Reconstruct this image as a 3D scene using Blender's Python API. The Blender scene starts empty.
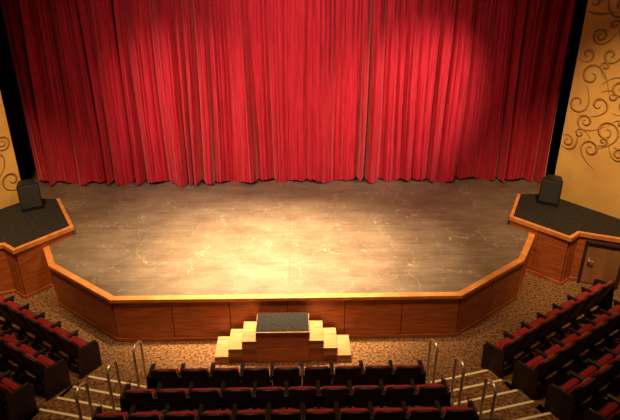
import bpy, bmesh, math, random
from mathutils import Vector, Matrix, Euler
random.seed(7)
S=bpy.context.scene
COL=S.collection

# ---------------- materials ----------------
def new_mat(name, base=(.5,.5,.5), rough=.6, metal=0.0, spec=.4):
    m=bpy.data.materials.new(name); m.use_nodes=True
    b=m.node_tree.nodes['Principled BSDF']
    b.inputs['Base Color'].default_value=(*base,1); b.inputs['Roughness'].default_value=rough
    b.inputs['Metallic'].default_value=metal; b.inputs['Specular IOR Level'].default_value=spec
    return m
def noise_mat(name, c1, c2, scale=(1,1,1), nscale=5, detail=6, rough=.6, spec=.3, bump=0.0, lo=.35, hi=.65, metal=0, r2=None):
    m=new_mat(name,c1,rough,metal,spec); nt=m.node_tree; N=nt.nodes; L=nt.links; b=N['Principled BSDF']
    tc=N.new('ShaderNodeTexCoord'); mp=N.new('ShaderNodeMapping'); mp.inputs['Scale'].default_value=scale
    no=N.new('ShaderNodeTexNoise'); no.inputs['Scale'].default_value=nscale; no.inputs['Detail'].default_value=detail
    cr=N.new('ShaderNodeValToRGB'); cr.color_ramp.elements[0].position=lo; cr.color_ramp.elements[1].position=hi
    cr.color_ramp.elements[0].color=(*c1,1); cr.color_ramp.elements[1].color=(*c2,1)
    L.new(tc.outputs['Object'],mp.inputs['Vector']); L.new(mp.outputs[0],no.inputs['Vector'])
    L.new(no.outputs['Fac'],cr.inputs['Fac']); L.new(cr.outputs[0],b.inputs['Base Color'])
    if bump:
        bu=N.new('ShaderNodeBump'); bu.inputs['Strength'].default_value=bump; bu.inputs['Distance'].default_value=.02
        L.new(no.outputs['Fac'],bu.inputs['Height']); L.new(bu.outputs[0],b.inputs['Normal'])
    return m
M_panel=noise_mat('cherry_panel',(.30,.070,.018),(.46,.125,.034),(1.2,1.2,9),2.4,9,.36,.4,.03)
M_nose=noise_mat('oak_nosing',(.50,.18,.05),(.66,.27,.08),(2,2,2),2.5,8,.34,.4)
M_tread=noise_mat('pale_oak',(.33,.150,.062),(.46,.235,.105),(1,8,8),2.5,8,.55,.2)
M_dark=new_mat('dark_gap',(.03,.010,.004),.8)
M_ledge=noise_mat('black_deck',(.012,.011,.010),(.030,.026,.023),(1,1,1),14,6,.7,.15)
M_mat=noise_mat('landing_rubber',(.010,.010,.009),(.020,.018,.016),(1,1,1),20,5,.75,.12)
M_carpet=noise_mat('carpet',(.075,.034,.015),(.24,.122,.055),(1,1,1),18,4,.95,.05,.3,.38,.62)
M_stripe=new_mat('cream_nosing',(.75,.64,.42),.6)
M_black=new_mat('black_cloth',(.004,.0035,.004),.95,0,.05)
M_wall=noise_mat('gold_plaster',(.64,.38,.115),(.76,.47,.15),(1,1,1),1.6,8,.6,.25,.05)
M_scroll=new_mat('bronze_scroll',(.40,.22,.065),.55,.0,.3)
M_backshell=new_mat('seat_shell',(.020,.010,.010),.45,0,.4)
M_arm=new_mat('seat_arm',(.014,.008,.007),.35,0,.4)
M_seatred=noise_mat('seat_velvet',(.23,.009,.012),(.34,.016,.020),(1,1,1),30,4,.85,.1)
M_seatred.node_tree.nodes['Principled BSDF'].inputs['Sheen Weight'].default_value=.2
M_steel=new_mat('brushed_steel',(.75,.68,.56),.38,.85)
M_spk=new_mat('speaker_case',(.014,.014,.014),.5)
M_grille=noise_mat('speaker_grille',(.01,.01,.01),(.05,.05,.05),(1,1,1),90,2,.6,.4,.3)
M_tape=new_mat('tape',(.45,.38,.28),.6)
M_door=noise_mat('door_wood',(.22,.10,.04),(.32,.15,.06),(1,1,.2),4,6,.5,.3)

def stage_floor_mat():
    m=new_mat('worn_stage_floor',(.2,.17,.14),.5,0,.5); nt=m.node_tree;N=nt.nodes;L=nt.links;b=N['Principled BSDF']
    tc=N.new('ShaderNodeTexCoord')
    def noise(sc,ns,d):
        mp=N.new('ShaderNodeMapping'); mp.inputs['Scale'].default_value=sc; L.new(tc.outputs['Object'],mp.inputs[0])
        n=N.new('ShaderNodeTexNoise'); n.inputs['Scale'].default_value=ns; n.inputs['Detail'].default_value=d; n.inputs['Roughness'].default_value=.7
        L.new(mp.outputs[0],n.inputs['Vector']); return n
    a=noise((.7,1.1,1),1.6,10); c=noise((.3,7,1),2.4,7)
    mx=N.new('ShaderNodeMix'); mx.data_type='FLOAT'; mx.inputs[0].default_value=.35
    L.new(a.outputs['Fac'],mx.inputs[2]); L.new(c.outputs['Fac'],mx.inputs[3])
    cr=N.new('ShaderNodeValToRGB'); e=cr.color_ramp.elements
    e[0].position=.35; e[0].color=(.088,.062,.042,1); e[1].position=.65; e[1].color=(.195,.146,.102,1)
    L.new(mx.outputs[0],cr.inputs[0])
    def scratches(vs,wid,lo,amt):
        v=N.new('ShaderNodeTexVoronoi'); v.feature='DISTANCE_TO_EDGE'; v.inputs['Scale'].default_value=vs
        dist=noise((1,1,1),1.2,3)
        va=N.new('ShaderNodeVectorMath'); va.operation='ADD'; L.new(tc.outputs['Object'],va.inputs[0]); L.new(dist.outputs['Color'],va.inputs[1]); L.new(va.outputs[0],v.inputs['Vector'])
        ms=N.new('ShaderNodeMapRange'); ms.inputs['From Max'].default_value=wid; ms.inputs['To Min'].default_value=1; ms.inputs['To Max'].default_value=0
        L.new(v.outputs['Distance'],ms.inputs[0])
        g=noise((1,1,1),vs*1.7,2); gm=N.new('ShaderNodeMapRange'); gm.inputs['From Min'].default_value=lo; gm.inputs['From Max'].default_value=lo+.08; L.new(g.outputs['Fac'],gm.inputs[0])
        mul=N.new('ShaderNodeMath'); mul.operation='MULTIPLY'; L.new(ms.outputs[0],mul.inputs[0]); L.new(gm.outputs[0],mul.inputs[1])
        m2=N.new('ShaderNodeMath'); m2.operation='MULTIPLY'; m2.inputs[1].default_value=amt; L.new(mul.outputs[0],m2.inputs[0]); return m2
    s1=scratches(.7,.008,.48,.6); s2=scratches(2.1,.016,.51,.5)
    ad=N.new('ShaderNodeMath'); ad.operation='MAXIMUM'; L.new(s1.outputs[0],ad.inputs[0]); L.new(s2.outputs[0],ad.inputs[1])
    mc=N.new('ShaderNodeMix'); mc.data_type='RGBA'; L.new(ad.outputs[0],mc.inputs[0]); L.new(cr.outputs[0],mc.inputs[6]); mc.inputs[7].default_value=(.42,.35,.26,1)
    br=N.new('ShaderNodeTexBrick'); br.inputs['Scale'].default_value=1; br.inputs['Brick Width'].default_value=2.44; br.inputs['Row Height'].default_value=1.22
    br.inputs['Mortar Size'].default_value=.006; br.inputs['Color1'].default_value=(1,1,1,1); br.inputs['Color2'].default_value=(.94,.94,.94,1); br.inputs['Mortar'].default_value=(.65,.65,.65,1)
    L.new(tc.outputs['Object'],br.inputs['Vector'])
    mm=N.new('ShaderNodeMix'); mm.data_type='RGBA'; mm.blend_type='MULTIPLY'; mm.inputs[0].default_value=1
    L.new(mc.outputs[2],mm.inputs[6]); L.new(br.outputs[0],mm.inputs[7]); L.new(mm.outputs[2],b.inputs['Base Color'])
    mr=N.new('ShaderNodeMapRange'); mr.inputs['To Min'].default_value=.35; mr.inputs['To Max'].default_value=.6; L.new(a.outputs['Fac'],mr.inputs[0]); L.new(mr.outputs[0],b.inputs['Roughness'])
    return m
M_stage=stage_floor_mat()
def curtain_mat():
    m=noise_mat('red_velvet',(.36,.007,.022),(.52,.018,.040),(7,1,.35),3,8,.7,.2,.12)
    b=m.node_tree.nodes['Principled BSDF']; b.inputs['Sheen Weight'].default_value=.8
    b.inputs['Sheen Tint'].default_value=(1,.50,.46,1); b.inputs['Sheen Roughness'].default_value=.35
    return m
M_curt=curtain_mat()

# ---------------- helpers ----------------
def add_mesh(name, bm, mats, parent=None, smooth=False):
    me=bpy.data.meshes.new(name); bmesh.ops.recalc_face_normals(bm,faces=bm.faces[:]); bm.to_mesh(me); bm.free()
    for m in mats: me.materials.append(m)
    if smooth:
        for p in me.polygons: p.use_smooth=True
    o=bpy.data.objects.new(name,me); COL.objects.link(o)
    if parent: o.parent=parent
    return o
def empty(name):
    e=bpy.data.objects.new(name,None); COL.objects.link(e); return e
def prism_bm(bm, poly, z0, z1, mi=0):
    a=[bm.verts.new((p[0],p[1],z0)) for p in poly]; b=[bm.verts.new((p[0],p[1],z1)) for p in poly]
    fs=[bm.faces.new(a[::-1]),bm.faces.new(b)]
    n=len(poly)
    for i in range(n): fs.append(bm.faces.new((a[i],a[(i+1)%n],b[(i+1)%n],b[i])))
    for f in fs: f.material_index=mi
def prism(name, poly, z0, z1, mat, parent=None):
    bm=bmesh.new(); prism_bm(bm,poly,z0,z1); return add_mesh(name,bm,[mat],parent)
def rbox(bm, size, M, bev=.01, mi=0, seg=2):
    r=bmesh.ops.create_cube(bm,size=1.0,matrix=M@Matrix.Diagonal((*size,1)))
    vs=r['verts']; fs=set(f for v in vs for f in v.link_faces); es=list(set(e for v in vs for e in v.link_edges))
    for f in fs: f.material_index=mi
    if bev>0:
        r2=bmesh.ops.bevel(bm,geom=es,offset=bev,segments=seg,affect='EDGES',profile=.5)
        for f in r2['faces']: f.material_index=mi
def T(x,y,z): return Matrix.Translation((x,y,z))
def RX(a): return Matrix.Rotation(math.radians(a),4,'X')
def RZ(a): return Matrix.Rotation(math.radians(a),4,'Z')
def offset_poly(P,d):
    out=[]
    for i in range(len(P)):
        p=Vector(P[i]); ns=[]
        if i>0: t=(p-Vector(P[i-1])).normalized(); ns.append(Vector((-t.y,t.x)))
        if i<len(P)-1: t=(Vector(P[i+1])-p).normalized(); ns.append(Vector((-t.y,t.x)))
        n=sum(ns,Vector((0,0))).normalized(); out.append(tuple(p+n*(d/max(.3,n.dot(ns[0])))))
    return out
def strip(name,P,d,z0,z1,mat,parent,bev=.012):
    Q=offset_poly(P,d); bm=bmesh.new(); n=len(P)
    g=[[bm.verts.new((q[0],q[1],z)) for q,z in ((P[i],z0),(Q[i],z0),(Q[i],z1),(P[i],z1))] for i in range(n)]
    for i in range(n-1):
        for k in range(4): bm.faces.new((g[i][k],g[i][(k+1)%4],g[i+1][(k+1)%4],g[i+1][k]))
    bm.faces.new(g[0]); bm.faces.new(g[-1][::-1])
    o=add_mesh(name,bm,[mat],parent)
    m=o.modifiers.new('bevel','BEVEL'); m.width=bev; m.segments=2; m.limit_method='ANGLE'
    return o
def panels(prefix,P,z0,z1,width,parent,mat=M_panel,thick=.03,counts=None):
    bm=bmesh.new()
    for i in range(len(P)-1):
        a=Vector(P[i]); b=Vector(P[i+1]); L=(b-a).length; t=(b-a)/L; nrm=Vector((t.y,-t.x)); ang=math.degrees(math.atan2(t.y,t.x))
        n=counts[i] if counts else max(1,round(L/width)); w=L/n
        for k in range(n):
            c=a+t*(w*(k+.5))+nrm*(thick/2)
            rbox(bm,(w-.014,thick,z1-z0),T(c.x,c.y,(z0+z1)/2)@RZ(ang),.004,0,1)
        c=a+t*(L/2)+nrm*(thick/2+.008)
        rbox(bm,(L+.02,thick+.01,.09),T(c.x,c.y,.045)@RZ(ang),.005,0,1)
    return add_mesh(prefix,bm,[mat],parent)

STZ=1.10; LZ=1.36
house=prism('floor',[(-14,-3),(14,-3),(14,19),(-14,19)],-.2,0,M_carpet)

# ---------------- stage ----------------
stage=empty('stage')
edge=[(-6.25,13.4),(-6.05,12.95),(-5.50,11.90),(-3.72,10.48),(3.64,10.48),(5.45,11.90),(6.05,12.95),(6.25,13.4)]
face=offset_poly(edge,.07)
LB=[(-8.05,18.3),(-8.05,17.5),(-7.2,15.05),(-6.9,14.7)]
RB=[(-x,y) for x,y in LB[::-1]]
prism('core',LB+face+RB,0,STZ-.03,M_dark,stage)
inner=offset_poly(edge,.15)
prism('deck',LB+inner+RB,STZ-.03,STZ,M_stage,stage)
strip('nosing',edge,.15,STZ-.085,STZ+.006,M_nose,stage)
panels('front_panels',face,.10,STZ-.09,1.2,stage,counts=[1,1,2,6,2,1,1])
bm=bmesh.new()
for x,y,a,l in ((.75,14.9,80,.06),(1.25,15.3,-20,.08),(2.9,14.6,30,.14),(3.3,14.35,-35,.16),(3.1,14.2,60,.08),(-3.9,15.1,0,.14),(4.2,14.7,40,.08)):
    rbox(bm,(l,.012,.002),T(x,y,STZ+.0015)@RZ(a),0,0)
add_mesh('tape_marks',bm,[M_tape],stage)

# ---------------- side platforms ----------------
def side_platform(sg,tip,corner,jog,far):
    root=empty('side_platform')
    inner_back=(sg*6.30,15.05)
    poly=[inner_back,tip,corner,jog,far,(far[0],14.9),(sg*8.6,15.2)]
    P=[inner_back,tip,corner,jog,far]
    Pd=P[::-1] if sg>0 else P
    c=Vector((sum(p[0] for p in poly)/len(poly),sum(p[1] for p in poly)/len(poly)))
    q=offset_poly(Pd,.1)[2]; p=Pd[2]
    if (Vector(q)-c).length>(Vector(p)-c).length: Pd=Pd[::-1]
    body=offset_poly(Pd,.06)
    back=[(far[0],14.9),(sg*8.6,15.2)]
    pts=body+ (back[::-1] if (Vector(body[-1])-Vector(inner_back)).length<1 else back)
    prism('core',pts,0,LZ-.02,M_dark,root)
    prism('deck',[*offset_poly(Pd,.09)]+pts[len(body):],LZ-.02,LZ,M_ledge,root)
    strip('trim',Pd,.09,LZ-.11,LZ+.008,M_nose,root)
    panels('cladding',body,.0,LZ-.11,1.0,root)
side_platform(1,(5.62,13.65),(6.72,12.45),(7.05,12.72),(9.0,11.9))
side_platform(-1,(-5.36,13.35),(-6.35,12.15),(-6.72,12.45),(-9.0,11.5))

# access door in the right-hand platform face
a=Vector((7.05,12.72)); b=Vector((9.0,11.9)); t=(b-a).normalized(); nr=Vector((t.y,-t.x)); nr = nr if nr.y<0 else -nr
ang=math.degrees(math.atan2(t.y,t.x))
door=empty('door_1')
bm=bmesh.new(); c=a+t*.62
rbox(bm,(.78,.03,1.06),T(c.x,c.y,.56)@RZ(ang),.006)
add_mesh('leaf',bm,[M_door],door)
bm=bmesh.new()
for o in (-.42,.42):
    cc=c+t*o+nr*.01; rbox(bm,(.07,.08,1.2),T(cc.x,cc.y,.6)@RZ(ang),.006)
cc=c+nr*.01; rbox(bm,(.9,.08,.07),T(cc.x,cc.y,1.16)@RZ(ang),.006)
add_mesh('frame',bm,[M_dark],door)
bm=bmesh.new(); cc=c-t*.3+nr*.045
rbox(bm,(.05,.02,.13),T(cc.x,cc.y,.68)@RZ(ang),.005)
cc=c-t*.25+nr*.075; rbox(bm,(.13,.022,.022),T(cc.x,cc.y,.68)@RZ(ang),.008)
add_mesh('handle',bm,[M_steel],door)

# ---------------- splayed proscenium walls + scroll ornament ----------------
def splay(sg,name):
    p0=Vector((sg*7.18,14.92)); d=Vector((sg*.63,-.777)); L=6.5; th=.25
    nb=Vector((sg*.777,.63))
    q=[p0,p0+d*L,p0+d*L+nb*th,p0+nb*th]
    prism(name,[tuple(v) for v in q],0,11,M_wall)
    cu=bpy.data.curves.new('wall_scroll_ornament','CURVE'); cu.dimensions='3D'; cu.bevel_depth=.018; cu.bevel_resolution=1
    inn=-nb*.002
    def W(s,z):
        v=p0+d*s+inn; return (v.x,v.y,z)
    def addpts(pts):
        runs=[[]]
        for s,z in pts:
            if s>.03 and z>1.5: runs[-1].append((s,z))
            elif runs[-1]: runs.append([])
        for r in runs:
            if len(r)<3: continue
            sp=cu.splines.new('POLY'); sp.points.add(len(r)-1); n=len(r)
            for i,(s,z) in enumerate(r):
                sp.points[i].co=(*W(s,z),1); sp.points[i].radius=.5+1.3*math.sin(math.pi*i/(n-1))
    def spiral(cs,cz,r,turns,a0,dirn,tail=1.0):
        pts=[]; n=50
        for i in range(n):
            u=i/(n-1); rr=r*(.14+.86*u); a=a0+dirn*turns*2*math.pi*(u-1)
            pts.append((cs+rr*math.cos(a),cz+rr*math.sin(a)))
        tx=-math.sin(a0)*dirn; tz=math.cos(a0)*dirn
        for i in range(1,14):
            u=i/13; pts.append((cs+r*math.cos(a0)+tx*tail*u-math.cos(a0)*.6*tail*u*u, cz+r*math.sin(a0)+tz*tail*u-math.sin(a0)*.6*tail*u*u))
        addpts(pts)
    rnd=random.Random(3 if sg>0 else 5)
    z=2.0 if sg<0 else 3.0; row=0
    while z<9.5:
        for colu in range(9):
            s=.22+colu*.62+(row%2)*.3+rnd.uniform(-.08,.08)
            zz=z+rnd.uniform(-.1,.1); dn=rnd.choice((-1,1)); a0=rnd.uniform(0,6.28)
            spiral(s,zz,rnd.uniform(.17,.30),rnd.choice((1.1,1.4,1.7)),a0,dn,rnd.uniform(.35,.65))
            if rnd.random()<.6: spiral(s+.28,zz+.28,rnd.uniform(.07,.12),1.2,a0+2,-dn,.3)
        z+=.56; row+=1
    o=bpy.data.objects.new('wall_scroll_ornament',cu); COL.objects.link(o); cu.materials.append(M_scroll)
splay(1,'wall_right'); splay(-1,'wall_left')
for sg in (1,-1):
    prism('proscenium_return',[(sg*7.40,15.02),(sg*8.17,17.3),(sg*8.32,17.3),(sg*7.6,15.15)],STZ+.002,11,M_black)
prism('wall_back',[(-9,18.4),(9,18.4),(9,18.6),(-9,18.6)],0,11,M_black)

# ---------------- curtain ----------------
def curtain():
    import bisect
    bm=bmesh.new(); X0,X1=-7.62,7.62; nx=1700; nz=30; z0,z1=STZ+.004,9.2; Y=16.80
    rnd=random.Random(23)
    def pleats(ws,amp):
        ed=[X0]
        while ed[-1]<X1: ed.append(ed[-1]+rnd.choice(ws)*rnd.uniform(.8,1.2))
        A=[rnd.uniform(*amp) for _ in ed]; U=[rnd.uniform(.25,.75) for _ in ed]
        def f(x):
            i=min(len(ed)-2,max(0,bisect.bisect_right(ed,x)-1)); u=(x-ed[i])/(ed[i+1]-ed[i]); u=min(1,max(0,u))
            a=U[i]; v=u/a*.5 if u<a else .5+(u-a)/(1-a)*.5
            return A[i]*(math.sin(math.pi*v)**.8)
        return f
    big=pleats((.26,.36,.5,.68),(.10,.36)); small=pleats((.09,.12,.16,.22),(.03,.09))
    grid=[]
    for i in range(nx+1):
        x=X0+(X1-X0)*i/nx; colv=[]
        hem=.09*abs(math.sin(x*2.05+.4))+.025*math.sin(x*9.3+1)
        for j in range(nz+1):
            v=j/nz; z=z0+(z1-z0)*v; d=1-v
            dr=.09*d**1.5*math.sin(x*2.7+1.3)+.05*d*math.sin(x*6.1)+.03*math.sin(v*5+x*1.7)
            y=Y-big(x+dr)*(.55+.7*d)-small(x+dr*.6)*(.8+.3*d)-.07*math.sin(x*1.9+.5)
            zz=z+(max(0,hem) if j==0 else 0)
            colv.append(bm.verts.new((x,y,zz)))
        grid.append(colv)
    for i in range(nx):
        for j in range(nz):
            bm.faces.new((grid[i][j],grid[i+1][j],grid[i+1][j+1],grid[i][j+1]))
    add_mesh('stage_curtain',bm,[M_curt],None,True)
curtain()

# ---------------- stage steps ----------------
st=empty('stage_steps')
y0,y1=9.76,10.40; lz=.76; hw=.53; tw=.285; sx0=-.13
bm=bmesh.new()
rbox(bm,(2*hw,y1-y0,.03),T(sx0,(y0+y1)/2,lz+.015),.004)
add_mesh('landing_mat',bm,[M_mat],st)
bm=bmesh.new()
rbox(bm,(2*hw,y1-y0,lz),T(sx0,(y0+y1)/2,lz/2),.006)
for sg in (1,-1):
    for k in range(3):
        h=lz*(3-k)/4-.03; cx=sx0+sg*(hw+tw*(k+.5)); rbox(bm,(tw,y1-y0-.02,h),T(cx,(y0+y1)/2+.01,h/2),.003)
add_mesh('carcass',bm,[M_panel],st)
bm=bmesh.new()
rbox(bm,(2*hw+.01,.03,.04),T(sx0,y0-.005,lz),.004)
for sg in (1,-1):
    for k in range(3):
        h=lz*(3-k)/4; cx=sx0+sg*(hw+tw*(k+.5))
        rbox(bm,(tw+.02,y1-y0+.03,.03),T(cx,(y0+y1)/2-.012,h-.013),.006)
        rbox(bm,(.02,y1-y0,lz/4-.02),T(sx0+sg*(hw+tw*(k+1)),(y0+y1)/2,h-lz/8-.01),.003)
        rbox(bm,(tw-.004,.02,lz/4-.008),T(cx,y0-.004,h-lz/8-.01),.003)
    rbox(bm,(.02,y1-y0,lz/4),T(sx0+sg*(hw+.002),(y0+y1)/2,lz-lz/8),.003)
add_mesh('treads',bm,[M_tread],st)

# ---------------- speakers ----------------
def speaker(x,y,rot):
    root=empty('loudspeaker')
    bm=bmesh.new()
    prism_bm(bm,[(-.27,.16),(.27,.16),(.17,-.24),(-.17,-.24)],0,.72)
    bmesh.ops.bevel(bm,geom=bm.edges[:],offset=.018,segments=2,affect='EDGES')
    add_mesh('cabinet',bm,[M_spk],root)
    bm=bmesh.new(); rbox(bm,(.47,.025,.62),T(0,.165,.38),.01); rbox(bm,(.12,.01,.04),T(0,.18,.1),.003)
    add_mesh('grille',bm,[M_grille],root)
    bm=bmesh.new()
    for sx in (-.2,.2): rbox(bm,(.04,.2,.03),T(sx,0,0),.004)
    add_mesh('feet',bm,[M_spk],root)
    root.location=(x,y,LZ+.016); root.rotation_euler=(0,0,math.radians(rot))
speaker(-6.80,14.42,-150); speaker(6.93,14.42,150)

# ---------------- seats ----------------
def seat_mesh(end=0):
    bm=bmesh.new()
    def slab(y_off,th,w,za,zb,mi,topr=.07):
        nx,nz=10,7; F=[];B=[]
        for i in range(nx+1):
            u=-1+2*i/nx; f=[];b=[]
            for j in range(nz+1):
                v=j/nz; z=za+(zb-za)*v
                z-=topr*abs(u)**4*v; x=u*w/2*(1-.06*v)
                y=-.13-.17*(z-.35)/.55+.05*u*u+.02*math.sin(v*math.pi)*(1 if mi==1 else -.6)+y_off
                f.append(bm.verts.new((x,y+th/2,z))); b.append(bm.verts.new((x,y-th/2,z)))
            F.append(f);B.append(b)
        fs=[]
        for i in range(nx):
            for j in range(nz):
                fs.append(bm.faces.new((F[i][j],F[i][j+1],F[i+1][j+1],F[i+1][j]))); fs.append(bm.faces.new((B[i][j],B[i+1][j],B[i+1][j+1],B[i][j+1])))
        for i in range(nx):
            for j in (0,nz): fs.append(bm.faces.new((F[i][j],F[i+1][j],B[i+1][j],B[i][j])))
        for j in range(nz):
            for i in (0,nx): fs.append(bm.faces.new((F[i][j],F[i][j+1],B[i][j+1],B[i][j])))
        for f in fs: f.material_index=mi; f.smooth=True
    slab(0,.045,.50,.30,.90,0)
    slab(.05,.06,.44,.40,.86,1)
    rbox(bm,(.45,.11,.38),T(0,.07,.44)@RX(14),.04,1,3)
    rbox(bm,(.42,.03,.35),T(0,.14,.425)@RX(14),.012,0,2)
    for s in (-1,1):
        rbox(bm,(.035,.36,.09),T(s*.262,.02,.56),.012,2)
        rbox(bm,(.034,.40,.035),T(s*.262,.03,.615),.012,2)
        rbox(bm,(.03,.10,.53),T(s*.262,-.03,.27),.006,2)
        rbox(bm,(.034,.30,.03),T(s*.262,-.03,.015),.006,2)
    if end:
        poly=[(-.30,0),(.24,0),(.25,.55),(.20,.64),(-.12,.65),(-.22,.69),(-.26,.35)]
        x=end*.30
        a=[bm.verts.new((x-.02,p[0],p[1])) for p in poly]; b=[bm.verts.new((x+.02,p[0],p[1])) for p in poly]
        fs=[bm.faces.new(a),bm.faces.new(b[::-1])]; n=len(poly)
        for i in range(n): fs.append(bm.faces.new((a[i],a[(i+1)%n],b[(i+1)%n],b[i])))
        es=list(set(e for f in fs for e in f.edges))
        bmesh.ops.bevel(bm,geom=es,offset=.007,segments=2,affect='EDGES')
    me=bpy.data.meshes.new('theater_seat'); bmesh.ops.recalc_face_normals(bm,faces=bm.faces[:]); bm.to_mesh(me); bm.free()
    for m in (M_backshell,M_seatred,M_arm): me.materials.append(m)
    return me
SM={0:seat_mesh(0),1:seat_mesh(1),-1:seat_mesh(-1)}
def seat(x,y,z,rot,end=0):
    o=bpy.data.objects.new('theater_seat',SM[end]); COL.objects.link(o); o.location=(x,y,z); o.rotation_euler=(0,0,rot)
PITCH=.562
RISE=.15
SH=-.03
for r in range(4):
    n=9+r; yy=8.82-.70*r
    for i in range(n): seat(SH+(i-(n-1)/2)*PITCH,yy,RISE*r,0,-1 if i==0 else (1 if i==n-1 else 0))
    if r>0:
        hwid=.281*n+.08
        prism('floor_tier',[(-hwid,yy+.30),(hwid,yy+.30),(hwid,yy-6),(-hwid,yy-6)],RISE*(r-1)-.01,RISE*r,M_carpet)
ANG=35
for sg in (1,-1):
    E=[Vector((4.0,9.6)),Vector((4.35,8.85)),Vector((4.65,8.05)),Vector((4.95,7.3)),Vector((5.25,6.55))]
    if sg>0: E=[e+Vector((.06,-.24)) for e in E]
    u=Vector((math.cos(math.radians(ANG)),math.sin(math.radians(ANG)))); n=Vector((-u.y,u.x))
    cnt=[7,8,8,8,8]
    Bk=[e+n*.38-u*.06 for e in E]
    for r,e in enumerate(E):
        z=RISE*r
        for i in range(cnt[r]):
            p=e+u*(PITCH*(i+.5)); seat(sg*p.x,p.y,z,sg*math.radians(ANG),-sg if i==0 else (sg if i==cnt[r]-1 else 0))
        if r>0:
            wdt=4.75
            pts=Bk[r:]+[Bk[-1]-n*3,Bk[-1]-n*3+u*wdt,Bk[r]+u*wdt]
            prism('floor_tier',[(sg*q.x,q.y) for q in pts],RISE*(r-1)-.01,z,M_carpet)
def aisle(sg):
    root=empty('aisle_steps')
    I=[Vector((2.70+.13*k,9.02-.37*k)) for k in range(9)]; O=[Vector((4.02+.165*k,9.38-.37*k)) for k in range(9)]
    for k in range(8):
        pts=[I[k],O[k]]+[O[8],I[8]]
        z=RISE/2*(k+1)
        prism('step_%d'%(k+1),[(sg*q.x,q.y) for q in pts],z-RISE/2-.005 if k else 0,z,M_carpet,root)
        d=(O[k]-I[k]).normalized(); nn=Vector((d.y,-d.x))
        a=I[k]+d*.06; b=O[k]-d*.06
        q=[a-nn*.004,b-nn*.004,b+nn*.045,a+nn*.045]
        prism('nosing_%d'%(k+1),[(sg*v.x,v.y) for v in q],z-.03,z+.006,M_stripe,root)
aisle(1); aisle(-1)
def handrail(x,y,z,sg):
    cu=bpy.data.curves.new('handrail','CURVE'); cu.dimensions='3D'; cu.bevel_depth=.027; cu.bevel_resolution=4
    dx,dy=sg*.05,-.34; H=.98; R=.12; pts=[(0,0,0)]
    pts.append((0,0,H-R))
    for i in range(1,8):
        a=math.pi/2*i/7; pts.append((dx*(R/.35)*(1-math.cos(a)),dy*(R/.35)*(1-math.cos(a)),H-R+R*math.sin(a)))
    for i in range(0,8):
        a=math.pi/2*i/7; f=1-(R/.35)*(1-math.sin(a)); pts.append((dx*f,dy*f,H-R+R*math.cos(a)+.03))
    pts.append((dx,dy,RISE/2))
    sp=cu.splines.new('POLY'); sp.points.add(len(pts)-1)
    for i,p in enumerate(pts): sp.points[i].co=(x+p[0],y+p[1],z+p[2],1)
    o=bpy.data.objects.new('handrail',cu); COL.objects.link(o); cu.materials.append(M_steel)
for x,y,z in ((2.76,9.34,0),(3.06,8.60,.15),(3.38,7.88,.30)): handrail(x-.02,y-.06,z,1)
for x,y,z in ((2.84,9.34,0),(3.10,8.60,.15),(3.38,7.88,.30)): handrail(-x,y,z,-1)

# ---------------- lights ----------------
def spot(name,loc,tgt,W,ang,blend=1,col=(1,.78,.5),rad=.2):
    l=bpy.data.lights.new(name,'SPOT'); l.energy=W; l.spot_size=math.radians(ang); l.spot_blend=blend; l.color=col; l.shadow_soft_size=rad
    o=bpy.data.objects.new(name,l); COL.objects.link(o); o.location=loc
    o.rotation_euler=(Vector(tgt)-Vector(loc)).to_track_quat('-Z','Y').to_euler()
WARM=(1,.64,.29); ST=(1,.71,.39)
spot('stage_wash_light',(-.4,11.2,10.5),(-.40,12.1,1.1),23000,42,1,ST)
spot('stage_wash_light',(-2.6,11.5,10.5),(-2.4,12.6,1.1),9000,42,1,ST)
spot('stage_wash_light',(2.0,11.5,10.5),(1.3,12.4,1.1),8500,42,1,ST)
spot('stage_wash_light',(0,10.5,10.5),(0,13.2,1.1),1700,80,1,ST)
CR=(1,.68,.50)
spot('curtain_wash_light',(7.0,10.5,8.0),(3.3,16.5,3.4),4600,36,1,CR)
spot('curtain_wash_light',(-6.5,10.5,8.0),(-2.2,16.5,2.4),3400,46,1,CR)
spot('curtain_wash_light',(-4.0,9.0,9.0),(.6,16.5,5.8),2400,34,1,CR)
spot('curtain_wash_light',(0,8.0,10.0),(0,16.5,2.6),2300,84,1,CR)
for sg in (1,-1):
    spot('house_downlight',(sg*5.6,9.5,10.5),(sg*7.6,13.4,1.6),4900,46,1,WARM)
    spot('house_downlight',(sg*4.5,8.5,10.5),(sg*4.4,10.6,.3),1200,60,1,WARM)
spot('house_downlight',(0,8.0,10.8),(0,10.3,.3),2200,72,1,WARM)
w=bpy.data.worlds.new('World'); S.world=w; w.use_nodes=True
bg=w.node_tree.nodes['Background']; bg.inputs[0].default_value=(1,.52,.26,1); bg.inputs[1].default_value=.035

# ---------------- camera ----------------
cd=bpy.data.cameras.new('Camera'); cam=bpy.data.objects.new('Camera',cd); COL.objects.link(cam)
cd.sensor_width=36; cd.lens=600/620*36; cam.location=(.2,0,8.2)
cam.rotation_euler=Euler((math.radians(90-25.8),0,math.radians(-1.3)),'XYZ')
S.camera=cam
S.view_settings.view_transform='Standard'; S.view_settings.look='None'; S.view_settings.exposure=0
